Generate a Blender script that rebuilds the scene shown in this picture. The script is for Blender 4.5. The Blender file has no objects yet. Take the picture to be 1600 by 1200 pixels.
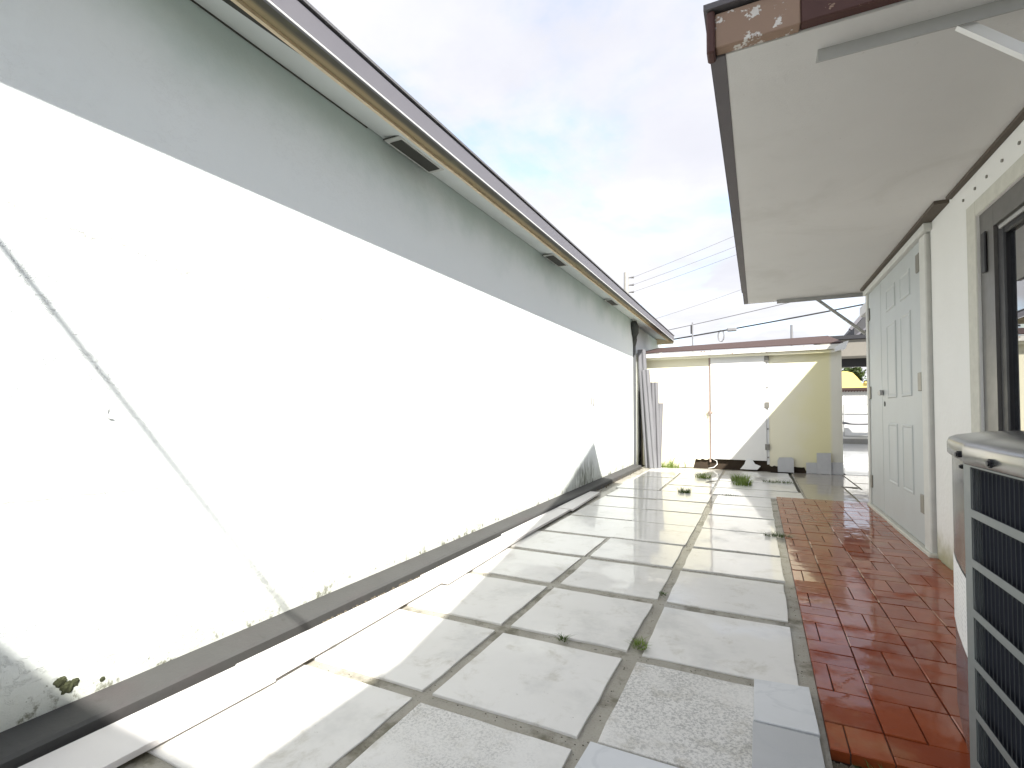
import bpy, bmesh, math, random
from mathutils import Vector, Matrix, noise
random.seed(7)
R = math.radians
S = bpy.context.scene
COL = S.collection

# ------------------------------------------------------------------ camera
cam_d = bpy.data.cameras.new('camera')
cam = bpy.data.objects.new('camera', cam_d); COL.objects.link(cam)
cam.location = (0, 0, .92)
cam.rotation_euler = (R(90 + 1.5), 0, R(26.1))
cam_d.sensor_width = 36
cam_d.lens = 36 * 784 / 1600
cam_d.shift_y = 22.47 / 1600
cam_d.clip_start = .02; cam_d.clip_end = 2000
S.camera = cam

# ------------------------------------------------------------------ view
S.view_settings.view_transform = 'Standard'
S.view_settings.look = 'None'
S.view_settings.gamma = 1
S.view_settings.use_curve_mapping = False
S.view_settings.exposure = 2.05

# ------------------------------------------------------------------ sun
SUNV = Vector((-.60, .72, -1.0)).normalized()
sd = bpy.data.lights.new('sun', 'SUN'); sd.energy = 2.6; sd.angle = R(.42); sd.color = (1, .965, .90)
sun = bpy.data.objects.new('sun', sd); COL.objects.link(sun)
sun.rotation_euler = SUNV.to_track_quat('-Z', 'Y').to_euler()
sun.location = (6, -7, 10)
SUN_EL = math.asin(-SUNV.z); SUN_AZ = math.atan2(-SUNV.x, -SUNV.y)


# ------------------------------------------------------------------ node helper
class NT:
    def __init__(s, tree):
        s.t = tree; s.n = tree.nodes; s.l = tree.links
    def new(s, typ, **kw):
        n = s.n.new(typ)
        for k, v in kw.items(): setattr(n, k, v)
        return n
    def put(s, sock, v):
        if hasattr(v, 'is_linked'): s.l.new(v, sock)
        elif v is not None:
            if isinstance(v, (tuple, list)) and len(v) == 3 and sock.type == 'RGBA': v = (*v, 1)
            sock.default_value = v
    def m(s, op, a, b=None, c=None, clamp=False):
        n = s.new('ShaderNodeMath', operation=op, use_clamp=clamp)
        s.put(n.inputs[0], a)
        if b is not None: s.put(n.inputs[1], b)
        if c is not None: s.put(n.inputs[2], c)
        return n.outputs[0]
    def vm(s, op, a, b=None):
        n = s.new('ShaderNodeVectorMath', operation=op)
        s.put(n.inputs[0], a)
        if b is not None: s.put(n.inputs[1], b)
        return n.outputs[0]
    def mix(s, f, a, b, mode='MIX'):
        n = s.new('ShaderNodeMix', data_type='RGBA', blend_type=mode)
        s.put(n.inputs[0], f); s.put(n.inputs[6], a); s.put(n.inputs[7], b)
        return n.outputs[2]
    def noise(s, vec, scale, detail=4, rough=.55, dist=0.0):
        n = s.new('ShaderNodeTexNoise')
        n.inputs['Scale'].default_value = scale; n.inputs['Detail'].default_value = detail
        n.inputs['Roughness'].default_value = rough; n.inputs['Distortion'].default_value = dist
        if vec is not None: s.l.new(vec, n.inputs['Vector'])
        return n.outputs['Fac']
    def voro(s, vec, scale, feature='F1', rnd=1.0):
        n = s.new('ShaderNodeTexVoronoi', feature=feature)
        n.inputs['Scale'].default_value = scale; n.inputs['Randomness'].default_value = rnd
        s.l.new(vec, n.inputs['Vector'])
        return n.outputs['Distance']
    def step(s, v, a, b):      # smooth 0..1 as v goes a -> b
        n = s.new('ShaderNodeMapRange', interpolation_type='SMOOTHSTEP')
        s.put(n.inputs['Value'], v)
        n.inputs['From Min'].default_value = a; n.inputs['From Max'].default_value = b
        return n.outputs['Result']
    def lin(s, v, a, b, c, d):
        n = s.new('ShaderNodeMapRange')
        s.put(n.inputs['Value'], v)
        for k, x in zip(('From Min', 'From Max', 'To Min', 'To Max'), (a, b, c, d)): n.inputs[k].default_value = x
        return n.outputs['Result']
    def scale(s, vec, v, loc=(0, 0, 0)):
        n = s.new('ShaderNodeMapping'); s.l.new(vec, n.inputs['Vector'])
        n.inputs['Scale'].default_value = v; n.inputs['Location'].default_value = loc
        return n.outputs[0]
    def xyz(s, vec):
        n = s.new('ShaderNodeSeparateXYZ'); s.l.new(vec, n.inputs[0]); return n.outputs
    def bump(s, h, strength=.3, dist=.01, nrm=None):
        n = s.new('ShaderNodeBump'); n.inputs['Strength'].default_value = strength
        n.inputs['Distance'].default_value = dist; s.put(n.inputs['Height'], h)
        if nrm is not None: s.l.new(nrm, n.inputs['Normal'])
        return n.outputs[0]


def material(name):
    mt = bpy.data.materials.new(name); mt.use_nodes = True
    t = NT(mt.node_tree)
    b = t.n['Principled BSDF']
    t.bsdf = b
    geo = t.new('ShaderNodeNewGeometry'); t.pos = geo.outputs['Position']
    tc = t.new('ShaderNodeTexCoord'); t.obj = tc.outputs['Object']
    oi = t.new('ShaderNodeObjectInfo'); t.rnd = oi.outputs['Random']
    return mt, t


def setb(t, **kw):
    names = dict(base='Base Color', rough='Roughness', metal='Metallic', coat='Coat Weight', crough='Coat Roughness',
                 cior='Coat IOR', normal='Normal', cnormal='Coat Normal', spec='Specular IOR Level', trans='Transmission Weight',
                 ior='IOR', sub='Subsurface Weight')
    for k, v in kw.items(): t.put(t.bsdf.inputs[names[k]], v)


def objvec(t, k=37.0):
    """object coordinates shifted by the object's random, so that copies differ"""
    c = t.new('ShaderNodeCombineXYZ')
    r1 = t.m('MULTIPLY', t.rnd, k); r2 = t.m('MULTIPLY', t.rnd, k * 1.7)
    t.put(c.inputs[0], r1); t.put(c.inputs[1], r2); t.put(c.inputs[2], r1)
    return t.vm('ADD', t.obj, c.outputs[0])


# ------------------------------------------------------------------ world: physical sky with a bright broken cloud deck
w = bpy.data.worlds.new('World'); S.world = w; w.use_nodes = True
t = NT(w.node_tree); bg = t.n['Background']
sky = t.new('ShaderNodeTexSky', sky_type='NISHITA', sun_disc=False)
sky.sun_elevation = SUN_EL; sky.sun_rotation = SUN_AZ
sky.air_density = 1.2; sky.dust_density = 1.5; sky.ozone_density = 1.5
tc = t.new('ShaderNodeTexCoord'); d = tc.outputs['Generated']
x, y, z = t.xyz(d)
zz = t.m('MAXIMUM', t.m('ADD', z, .12), .08)
cv = t.new('ShaderNodeCombineXYZ')
t.put(cv.inputs[0], t.m('DIVIDE', x, zz)); t.put(cv.inputs[1], t.m('DIVIDE', y, zz))
n1 = t.noise(cv.outputs[0], 1.15, 7, .56, .25)
n2 = t.noise(t.scale(cv.outputs[0], (1, 1, 1), (5.3, 2.1, 0)), .8, 5, .55)
n3 = t.noise(t.scale(cv.outputs[0], (1, 1, 1), (1.3, 7.1, 3)), 2.6, 6, .6)
cover = t.step(n1, .30, .52)
cover = t.m('MAXIMUM', cover, .42)
shade = t.m('ADD', t.m('MULTIPLY', t.step(n2, .3, .68), .6), t.m('MULTIPLY', t.step(n3, .3, .7), .4))
ccol = t.mix(shade, (2.08, 2.11, 2.32), (2.64, 2.64, 2.74))
skyc = t.mix(1.0, sky.outputs[0], (1.0, 1.02, 1.08), 'MULTIPLY')
t.put(bg.inputs['Color'], t.mix(cover, skyc, ccol))
bg.inputs['Strength'].default_value = .10


# ------------------------------------------------------------------ mesh helpers
def obj(name, bm, mt, parent=None, smooth=False):
    me = bpy.data.meshes.new(name)
    bmesh.ops.recalc_face_normals(bm, faces=bm.faces[:])
    bm.to_mesh(me); bm.free()
    if smooth:
        for p in me.polygons: p.use_smooth = True
    o = bpy.data.objects.new(name, me); COL.objects.link(o)
    for m_ in (mt if isinstance(mt, (list, tuple)) else [mt]): me.materials.append(m_)
    if parent is not None:
        o.parent = parent
        o.matrix_parent_inverse = Matrix.Translation(-parent.location) if parent.rotation_euler.to_matrix().is_identity else parent.matrix_basis.inverted()
    return o


def tag(o, label=None, cat=None, group=None, kind=None):
    if label: o['label'] = label
    if cat: o['category'] = cat
    if group: o['group'] = group
    if kind: o['kind'] = kind
    return o


def thing(name, loc, label, cat, group=None):
    e = bpy.data.objects.new(name, None); COL.objects.link(e)
    e.location = loc; e.empty_display_size = .1
    return tag(e, label, cat, group)


def box(bm, a, b, bev=0.0, seg=1, M=None):
    """axis aligned box a..b, optionally bevelled, optional matrix"""
    vs = [bm.verts.new(((a[0], b[0])[i], (a[1], b[1])[j], (a[2], b[2])[k])) for i in (0, 1) for j in (0, 1) for k in (0, 1)]
    idx = [(0, 1, 3, 2), (4, 6, 7, 5), (0, 4, 5, 1), (2, 3, 7, 6), (0, 2, 6, 4), (1, 5, 7, 3)]
    fs = [bm.faces.new([vs[i] for i in q]) for q in idx]
    if bev:
        es = list({e for f in fs for e in f.edges})
        r = bmesh.ops.bevel(bm, geom=es, offset=bev, segments=seg, profile=.5, affect='EDGES')
        vs = list({v for f in r['faces'] for v in f.verts} | {v for v in vs if v.is_valid})
    if M is not None:
        for v in vs: v.co = M @ v.co
    return bm


def B(name, a, b, mt, parent=None, bev=0.0, M=None, seg=1):
    return obj(name, box(bmesh.new(), a, b, bev, seg, M), mt, parent)


def bar(bm, p, q, w, h, up=(0, 0, 1)):
    """rectangular bar from p to q"""
    p = Vector(p); q = Vector(q); dv = (q - p); L = dv.length; dv.normalize()
    sx = dv.cross(Vector(up)); sx.normalize(); sz = sx.cross(dv)
    M = Matrix((( dv.x, sx.x, sz.x, p.x), (dv.y, sx.y, sz.y, p.y), (dv.z, sx.z, sz.z, p.z), (0, 0, 0, 1)))
    return box(bm, (0, -w / 2, -h / 2), (L, w / 2, h / 2), 0, 1, M)


def tube(bm, pts, r, n=8, cap=True):
    pts = [Vector(p) for p in pts]
    rs = r if isinstance(r, (list, tuple)) else [r] * len(pts)
    rings = []
    for i, p in enumerate(pts):
        dv = (pts[min(i + 1, len(pts) - 1)] - pts[max(i - 1, 0)]).normalized()
        a = dv.cross(Vector((0, 0, 1)) if abs(dv.z) < .9 else Vector((1, 0, 0))).normalized(); b = dv.cross(a)
        rings.append([bm.verts.new(p + rs[i] * (a * math.cos(2 * math.pi * k / n) + b * math.sin(2 * math.pi * k / n))) for k in range(n)])
    for u, v in zip(rings, rings[1:]):
        for k in range(n): bm.faces.new((u[k], u[(k + 1) % n], v[(k + 1) % n], v[k]))
    if cap:
        bm.faces.new(rings[0][::-1]); bm.faces.new(rings[-1])
    return bm


def prism(bm, poly, z0, z1, bev=0.0):
    """vertical prism over the xy polygon; bev insets the top rim"""
    n = len(poly)
    lo = [bm.verts.new((p[0], p[1], z0)) for p in poly]
    hi = [bm.verts.new((p[0], p[1], z1 - bev)) for p in poly]
    for k in range(n): bm.faces.new((lo[k], lo[(k + 1) % n], hi[(k + 1) % n], hi[k]))
    if bev:
        cx = sum(p[0] for p in poly) / n; cy = sum(p[1] for p in poly) / n
        top = []
        for p in poly:
            dx, dy = cx - p[0], cy - p[1]; L = math.hypot(dx, dy)
            top.append(bm.verts.new((p[0] + dx / L * bev, p[1] + dy / L * bev, z1)))
        for k in range(n): bm.faces.new((hi[k], hi[(k + 1) % n], top[(k + 1) % n], top[k]))
        hi = top
    bm.faces.new(hi); bm.faces.new(lo[::-1])
    return bm


def sheet(bm, pts, th, d):
    """polygon pts (3-D, planar) thickened by th along d"""
    d = Vector(d).normalized() * th
    a = [bm.verts.new(p) for p in pts]; b = [bm.verts.new(Vector(p) + d) for p in pts]
    n = len(pts)
    bm.faces.new(a); bm.faces.new(b[::-1])
    for k in range(n): bm.faces.new((a[k], b[k], b[(k + 1) % n], a[(k + 1) % n]))
    return bm


# ------------------------------------------------------------------ materials
def simple(name, base, rough=.6, metal=0.0, var=.12, nscale=14, bump=0.0, bscale=60, spec=.5):
    mt, t = material(name)
    v = objvec(t)
    n = t.noise(v, nscale, 5, .6)
    lo = tuple(c * (1 - var) for c in base); hi = tuple(min(1, c * (1 + var)) for c in base)
    setb(t, base=t.mix(n, lo, hi), rough=t.lin(n, .3, .7, max(.02, rough - .07), min(1, rough + .07)), metal=metal, spec=spec)
    if bump: setb(t, normal=t.bump(t.noise(v, bscale, 4, .6), bump, .004))
    return mt


def m_stucco():
    mt, t = material('white_stucco')
    X, Y, Z = t.xyz(t.pos)
    P = t.pos
    warp = t.vm('ADD', P, t.vm('SCALE', P, None))
    # trowelled ridges: thin lines where a warped noise passes its middle
    nA = t.noise(t.scale(P, (1, 1, 1.6)), 9, 6, .68, .6)
    ridge = t.m('SUBTRACT', 1.0, t.step(t.m('ABSOLUTE', t.m('SUBTRACT', nA, .5)), 0, .022))
    patch = t.step(t.m('ADD', t.noise(P, 2.1, 4, .55), t.lin(Y, .3, 4.5, .04, -.14)), .42, .62)
    ridge = t.m('MULTIPLY', t.m('MULTIPLY', ridge, patch), t.lin(t.m('ADD', Z, t.m('MULTIPLY', t.noise(P, 1.5, 3), .5)), 1.5, 2.0, 1.0, .12))
    fine = t.noise(P, 90, 3, .6)
    lump = t.noise(P, 16, 4, .6)
    h = t.m('ADD', t.m('MULTIPLY', ridge, .55), t.m('ADD', t.m('MULTIPLY', fine, .10), t.m('MULTIPLY', lump, .45)))
    # hairline cracks that run along the wall
    def crack(z0, slope, amp, y0, y1):
        wob = t.m('MULTIPLY', t.m('SUBTRACT', t.noise(P, 9, 4, .6), .5), amp)
        dz = t.m('ABSOLUTE', t.m('SUBTRACT', t.m('ADD', Z, wob), t.m('ADD', t.m('MULTIPLY', Y, slope), z0)))
        c = t.m('SUBTRACT', 1.0, t.step(dz, .0008, .0028))
        c = t.m('MULTIPLY', c, t.m('MULTIPLY', t.step(Y, y0 - .05, y0 + .05), t.m('SUBTRACT', 1.0, t.step(Y, y1 - .15, y1))))
        return c
    ck = t.m('MAXIMUM', crack(.69, -.03, .03, .45, 1.15), crack(1.56, -.12, .12, .3, 1.9))
    # algae and splashed dirt just above the ledge
    dirt_n = t.noise(t.scale(P, (1, 1, .8)), 15, 7, .74)
    low = t.m('SUBTRACT', 1.0, t.step(Z, .05, .19))
    dirt = t.m('MULTIPLY', t.step(t.m('ADD', dirt_n, t.m('MULTIPLY', low, .16)), .655, .76), low)
    specks = t.m('MULTIPLY', t.step(t.noise(P, 38, 3, .7), .67, .74), t.m('SUBTRACT', 1.0, t.step(Z, .05, .30)))
    tint = t.m('MULTIPLY', t.m('SUBTRACT', 1.0, t.step(t.m('ADD', Z, t.m('MULTIPLY', t.noise(P, 5, 4), .25)), .12, .55)), .5)
    # a damp mould patch low on the wall at its far end
    my = t.m('SUBTRACT', 1.0, t.step(t.m('ABSOLUTE', t.m('SUBTRACT', Y, 5.72)), .18, .62))
    mz = t.m('SUBTRACT', 1.0, t.step(Z, .14, .46))
    streak = t.noise(t.scale(P, (1, 9, 1.6)), 3.5, 6, .65)
    mould = t.m('MULTIPLY', t.m('MULTIPLY', my, mz), t.step(streak, .40, .60))
    far = t.m('MULTIPLY', t.m('MULTIPLY', t.step(Y, 6.4, 7.0), t.m('SUBTRACT', 1.0, t.step(Z, .06, .24))), t.step(dirt_n, .46, .62))
    mould = t.m('MAXIMUM', t.m('MULTIPLY', mould, .85), t.m('MULTIPLY', far, .6))
    # grey-green tone, stronger towards the soffit
    top_tone = t.m('MULTIPLY', t.step(t.m('ADD', Z, t.m('MULTIPLY', t.noise(P, 2.3, 5, .6), .5)), 2.28, 2.72), .85)
    base = t.mix(t.noise(P, 3, 4, .5), (.775, .82, .815), (.81, .845, .84))
    base = t.mix(top_tone, base, (.50, .60, .56))
    base = t.mix(tint, base, (.46, .47, .36))
    groove_shade = t.m('SUBTRACT', 1.0, t.step(t.m('ABSOLUTE', t.m('SUBTRACT', t.noise(t.scale(P, (1, 1, 1.5)), 13, 7, .72, .4), .5)), .002, .011))  # relief shading of the trowel grooves, put into the base colour as lines
    gp = t.step(t.m('ADD', t.noise(P, 2.6, 4, .6), t.lin(Y, .3, 3.2, .06, -.12)), .47, .60)
    base = t.mix(t.m('MULTIPLY', t.m('MULTIPLY', groove_shade, gp), .16), base, (.40, .40, .38))
    base = t.mix(t.m('MULTIPLY', ck, .75), base, (.32, .31, .28))
    base = t.mix(t.m('MULTIPLY', dirt, .9), base, (.15, .15, .10))
    base = t.mix(specks, base, (.10, .105, .055))
    base = t.mix(mould, base, (.11, .12, .085))
    setb(t, base=base, rough=.86, spec=.3, normal=t.bump(h, .55, .012))
    return mt


def m_wall_right():
    mt, t = material('cream_painted_stucco')
    P = t.pos; X, Y, Z = t.xyz(P)
    lump = t.noise(P, 26, 5, .62); big = t.noise(P, 3.4, 5, .6)
    base = t.mix(big, (.76, .755, .715), (.82, .815, .78))
    low = t.m('SUBTRACT', 1.0, t.step(t.m('ADD', Z, t.m('MULTIPLY', t.noise(P, 11, 5, .65), .22)), .10, .34))
    base = t.mix(t.m('MULTIPLY', low, .8), base, (.30, .28, .12))
    base = t.mix(t.step(t.noise(P, 30, 4, .7), .68, .76), base, (.52, .50, .43))
    setb(t, base=base, rough=.8, spec=.3, normal=t.bump(lump, .45, .008))
    return mt


def wetness(t, y0, y1, amt=1.0):
    """0..1: where rain water still stands; more of it further down the yard"""
    X, Y, Z = t.xyz(t.pos)
    n = t.noise(t.pos, 2.0, 4, .55)
    return t.m('MULTIPLY', t.step(t.m('ADD', t.lin(Y, y0, y1, -.5, .5), t.m('MULTIPLY', t.m('SUBTRACT', n, .5), 1.5)), -.12, .12), amt)


def m_tile(pitted):
    mt, t = material('pitted_white_slab' if pitted else 'white_slab')
    v = objvec(t); P = t.pos
    cl = t.noise(v, 4.5, 6, .62); fine = t.noise(v, 120, 3, .65)
    base = t.mix(cl, (.68, .665, .625), (.76, .745, .715))
    # brownish scuffs and a few spots
    base = t.mix(t.m('MULTIPLY', t.step(t.noise(v, 7, 6, .7, .4), .52, .72), .5), base, (.40, .37, .29))
    base = t.mix(t.m('MULTIPLY', t.step(t.noise(v, 2.6, 5, .65), .50, .70), .42), base, (.40, .40, .38))
    base = t.mix(t.m('MULTIPLY', t.step(t.noise(v, 26, 4, .72), .69, .75), .75), base, (.22, .20, .16))
    h = t.m('MULTIPLY', fine, .15)
    if pitted:
        pit = t.step(t.noise(v, 120, 6, .8, .3), .46, .58)
        area = t.step(t.noise(v, 3.0, 5, .65), .31, .60)
        pit = t.m('MULTIPLY', pit, area)
        base = t.mix(t.m('MULTIPLY', pit, .60), base, (.22, .22, .21))
        base = t.mix(t.m('MULTIPLY', t.step(t.noise(v, 5.5, 5, .7), .55, .7), .35), base, (.36, .31, .22))
        h = t.m('ADD', h, t.m('MULTIPLY', pit, -.5))
    wet = wetness(t, .2 if not pitted else 2.0, 5.2)
    base = t.mix(t.m('MULTIPLY', wet, .12), base, (.40, .39, .35))
    setb(t, base=base, rough=t.mix(wet, (.62,) * 3, (.38,) * 3), spec=.4, coat=t.m('MULTIPLY', wet, .9), cior=1.25,
         crough=t.lin(t.noise(P, 6, 3), .35, .65, .008, .035), normal=t.bump(h, .35, .004),
         cnormal=t.bump(t.noise(P, 5, 3), .05, .02))
    return mt


def m_marble(k=1.0):
    mt, t = material('grey_veined_marble')
    v = objvec(t)
    a = t.noise(v, 5, 6, .6, 1.2)
    vein = t.m('SUBTRACT', 1.0, t.step(t.m('ABSOLUTE', t.m('SUBTRACT', t.noise(v, 3.2, 5, .6, 1.0), .5)), 0, .035))
    base = t.mix(a, tuple(c * k for c in (.56, .575, .58)), tuple(c * k for c in (.69, .70, .705)))
    base = t.mix(t.m('MULTIPLY', vein, .22), base, (.38, .40, .42))
    setb(t, base=base, rough=.33, spec=.5)
    return mt


def m_plank():
    mt, t = material('pale_marble_offcut')
    v = objvec(t)
    a = t.noise(v, 6, 6, .6, .6)
    base = t.mix(a, (.60, .575, .56), (.70, .68, .665))
    base = t.mix(t.m('MULTIPLY', t.step(t.noise(v, 2.5, 4), .55, .7), .3), base, (.48, .46, .44))
    setb(t, base=base, rough=.42, spec=.45, normal=t.bump(t.noise(v, 70, 3), .1, .003))
    return mt


def m_mortar():
    mt, t = material('grey_mortar')
    P = t.pos
    n = t.noise(P, 9, 6, .65); f = t.noise(P, 130, 3, .7)
    base = t.mix(n, (.27, .25, .205), (.44, .42, .36))
    base = t.mix(t.m('MULTIPLY', t.step(t.noise(P, 5.5, 5, .65), .50, .68), .8), base, (.11, .10, .06))
    base = t.mix(t.m('MULTIPLY', t.step(f, .55, .7), .4), base, (.12, .11, .09))
    wet = wetness(t, .2, 5.2)
    setb(t, base=base, rough=.85, coat=t.m('MULTIPLY', wet, .55), crough=.08, cior=1.33,
         normal=t.bump(t.m('ADD', f, t.m('MULTIPLY', n, 1.5)), .6, .006))
    return mt


def m_brick():
    mt, t = material('wet_red_brick')
    v = objvec(t); P = t.pos
    hue = t.mix(t.rnd, (.25, .046, .011), (.36, .078, .018))
    n = t.noise(v, 14, 6, .65)
    base = t.mix(t.m('MULTIPLY', n, .7), hue, (.17, .030, .012))
    base = t.mix(t.m('MULTIPLY', t.step(t.noise(v, 30, 4, .7), .62, .72), .4), base, (.16, .05, .03))
    base = t.mix(t.m('MULTIPLY', t.step(t.noise(P, 3.3, 5, .65), .5, .72), .35), base, (.36, .20, .09))
    wn = t.noise(P, 4.2, 4, .6)
    wet = t.step(t.m('ADD', wn, t.lin(t.xyz(P)[1], 1.5, 6, -.05, .22)), .36, .52)
    setb(t, base=base, rough=.6, spec=.12, coat=t.m('ADD', t.m('MULTIPLY', wet, .85), .12), cior=1.32,
         crough=t.lin(wn, .35, .65, .06, .012), normal=t.bump(t.noise(v, 45, 4, .6), .22, .004),
         cnormal=t.bump(t.noise(P, 9, 3), .09, .014))
    return mt


def m_wetslab():
    mt, t = material('wet_brown_concrete')
    P = t.pos; v = objvec(t)
    n = t.noise(P, 3, 6, .6)
    base = t.mix(n, (.15, .12, .08), (.25, .205, .14))
    base = t.mix(t.m('MULTIPLY', t.rnd, .45), base, (.33, .32, .30))
    setb(t, base=base, rough=.4, coat=.95, crough=.03, cior=1.36, normal=t.bump(t.noise(P, 60, 3), .12, .004),
         cnormal=t.bump(t.noise(P, 6, 3), .12, .015))
    return mt


def m_soffit():
    mt, t = material('soffit_plaster')
    P = t.pos
    n = t.noise(P, 2.4, 5, .6)
    base = t.mix(n, (.62, .61, .585), (.69, .68, .655))
    base = t.mix(t.m('MULTIPLY', t.step(t.noise(P, 45, 4, .7), .66, .74), .35), base, (.34, .33, .30))
    base = t.mix(t.m('MULTIPLY', t.step(t.noise(P, 1.3, 6, .65, .5), .50, .68), .16), base, (.36, .34, .29))
    setb(t, base=base, rough=.8, spec=.3, normal=t.bump(t.noise(P, 170, 3, .6), .3, .003))
    return mt


def m_peel(name, top, under, thr=.5, scale=(1, 1, 1), sc=22):
    """paint that flakes off what is under it"""
    mt, t = material(name)
    P = t.pos
    n = t.noise(t.scale(P, scale), sc, 6, .7)
    big = t.noise(P, 2.2, 3, .5)
    f = t.step(t.m('ADD', n, t.m('MULTIPLY', t.m('SUBTRACT', big, .5), .5)), thr, thr + .03)
    base = t.mix(f, t.mix(n, tuple(c * .85 for c in top), top), t.mix(t.noise(P, 40, 4), tuple(c * .6 for c in under), under))
    setb(t, base=base, rough=.7, normal=t.bump(t.m('SUBTRACT', 1.0, f), .5, .004))
    return mt


def m_shed():
    mt, t = material('cream_yellow_paint')
    P = t.pos; X, Y, Z = t.xyz(P)
    n = t.noise(t.scale(P, (1, 1, .35)), 2.2, 5, .55)
    base = t.mix(n, (.83, .785, .60), (.86, .82, .64))
    yel = t.m('MULTIPLY', t.step(t.m('ADD', X, t.m('MULTIPLY', t.m('SUBTRACT', t.noise(P, 2.5, 4), .5), .5)), .35, .85), t.m('SUBTRACT', 1.0, t.step(X, .93, 1.02)))
    base = t.mix(t.m('MULTIPLY', yel, .7), base, (.80, .74, .40))
    base = t.mix(t.m('MULTIPLY', t.step(X, .95, 1.0), .75), base, (.74, .72, .64))
    low = t.m('SUBTRACT', 1.0, t.step(t.m('ADD', Z, t.m('MULTIPLY', t.noise(P, 9, 5, .65), .3)), .12, .42))
    base = t.mix(t.m('MULTIPLY', low, .35), base, (.62, .58, .48))
    setb(t, base=base, rough=.68, spec=.3, normal=t.bump(t.noise(P, 35, 4), .2, .004))
    return mt


def m_glass():
    mt, t = material('window_glass')
    setb(t, base=(.010, .012, .016), rough=.02, spec=1.0, coat=1.0, crough=.01, cior=2.2)
    return mt


def m_coil():
    mt, t = material('black_coil_fins')
    v = t.scale(t.pos, (1, 1, 1))
    n = t.noise(t.scale(t.pos, (300, 300, 14)), 1.0, 2, .6)
    base = t.mix(n, (.006, .007, .011), (.022, .026, .040))
    base = t.mix(t.step(t.noise(t.pos, 260, 2, .7), .70, .78), base, (.12, .12, .12))
    setb(t, base=base, rough=.9, spec=.1)
    return mt


def m_label():
    mt, t = material('rating_sticker')
    X, Y, Z = t.xyz(t.pos)
    row = t.step(t.m('SINE', t.m('MULTIPLY', Z, 520.0)), .1, .5)
    wd = t.step(t.noise(t.scale(t.pos, (90, 90, 12)), 1.0, 2, .5), .46, .54)
    ink = t.m('MULTIPLY', t.m('MULTIPLY', row, wd), .38)
    setb(t, base=t.mix(ink, (.78, .79, .79), (.25, .26, .28)), rough=.4)
    return mt


def m_leaf(name, a, b):
    mt, t = material(name)
    n = t.noise(t.pos, 30, 3)
    setb(t, base=t.mix(n, a, b), rough=.55, spec=.3, sub=0.0)
    return mt


def m_eave():
    """bare board under the eave, rain-stained"""
    mt, t = material('stained_eave_board')
    P = t.pos; X, Y, Z = t.xyz(P)
    n = t.noise(t.scale(P, (6, .6, 6)), 4, 6, .65)
    base = t.mix(n, (.24, .185, .10), (.42, .34, .20))
    base = t.mix(t.m('MULTIPLY', t.step(t.m('ADD', X, t.m('MULTIPLY', t.m('SUBTRACT', n, .5), .05)), -1.602, -1.562), .92), base, (.055, .056, .05))
    base = t.mix(t.m('MULTIPLY', t.step(t.noise(P, 2.6, 4, .6), .48, .66), .5), base, (.16, .16, .075))
    setb(t, base=base, rough=.75, normal=t.bump(n, .3, .004))
    return mt


def m_shingle(name, a, b):
    mt, t = material(name)
    P = t.pos
    setb(t, base=t.mix(t.noise(P, 140, 4, .75), a, b), rough=.9, normal=t.bump(t.noise(P, 160, 3, .7), .5, .004))
    return mt


def m_ledge():
    mt, t = material('grey_ledge_paint')
    P = t.pos
    n = t.noise(P, 6, 6, .65)
    base = t.mix(n, (.045, .045, .044), (.068, .068, .066))
    base = t.mix(t.m('MULTIPLY', t.step(t.noise(P, 20, 5, .7), .6, .72), .5), base, (.028, .028, .022))
    base = t.mix(t.m('MULTIPLY', t.step(t.noise(P, 1.7, 4, .6), .5, .68), .4), base, (.060, .044, .046))
    setb(t, base=base, rough=.75, normal=t.bump(t.noise(P, 60, 4, .65), .35, .004))
    return mt


def m_acmetal():
    mt, t = material('grey_enamel_steel')
    P = t.pos
    n = t.noise(P, 5, 5, .6)
    base = t.mix(n, (.17, .175, .18), (.23, .235, .24))
    base = t.mix(t.m('MULTIPLY', t.step(t.noise(P, 60, 4, .7), .68, .76), .5), base, (.2, .19, .17))
    setb(t, base=base, rough=t.lin(n, .3, .7, .16, .26), metal=.75, normal=t.bump(t.noise(P, 4, 3), .06, .03))
    return mt


def m_sheetmetal():
    mt, t = material('galvanised_panel')
    v = objvec(t)
    n = t.noise(t.scale(v, (8, 8, 1)), 3, 5, .6)
    setb(t, base=t.mix(n, (.15, .15, .16), (.23, .23, .245)), rough=.5, metal=.15)
    return mt


def m_ground():
    mt, t = material('bare_earth')
    P = t.pos
    n = t.noise(P, 1.3, 6, .65)
    base = t.mix(n, (.10, .09, .07), (.19, .175, .14))
    base = t.mix(t.step(t.noise(P, .35, 5, .6), .5, .62), base, (.07, .09, .035))
    setb(t, base=base, rough=.9, normal=t.bump(t.noise(P, 40, 4, .7), .6, .01))
    return mt


def m_farfloor():
    mt, t = material('wet_pale_paving')
    P = t.pos
    n = t.noise(P, 2.2, 5, .6)
    base = t.mix(n, (.46, .47, .47), (.60, .61, .61))
    setb(t, base=base, rough=.4, coat=.8, crough=.05, cior=1.36)
    return mt


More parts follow.
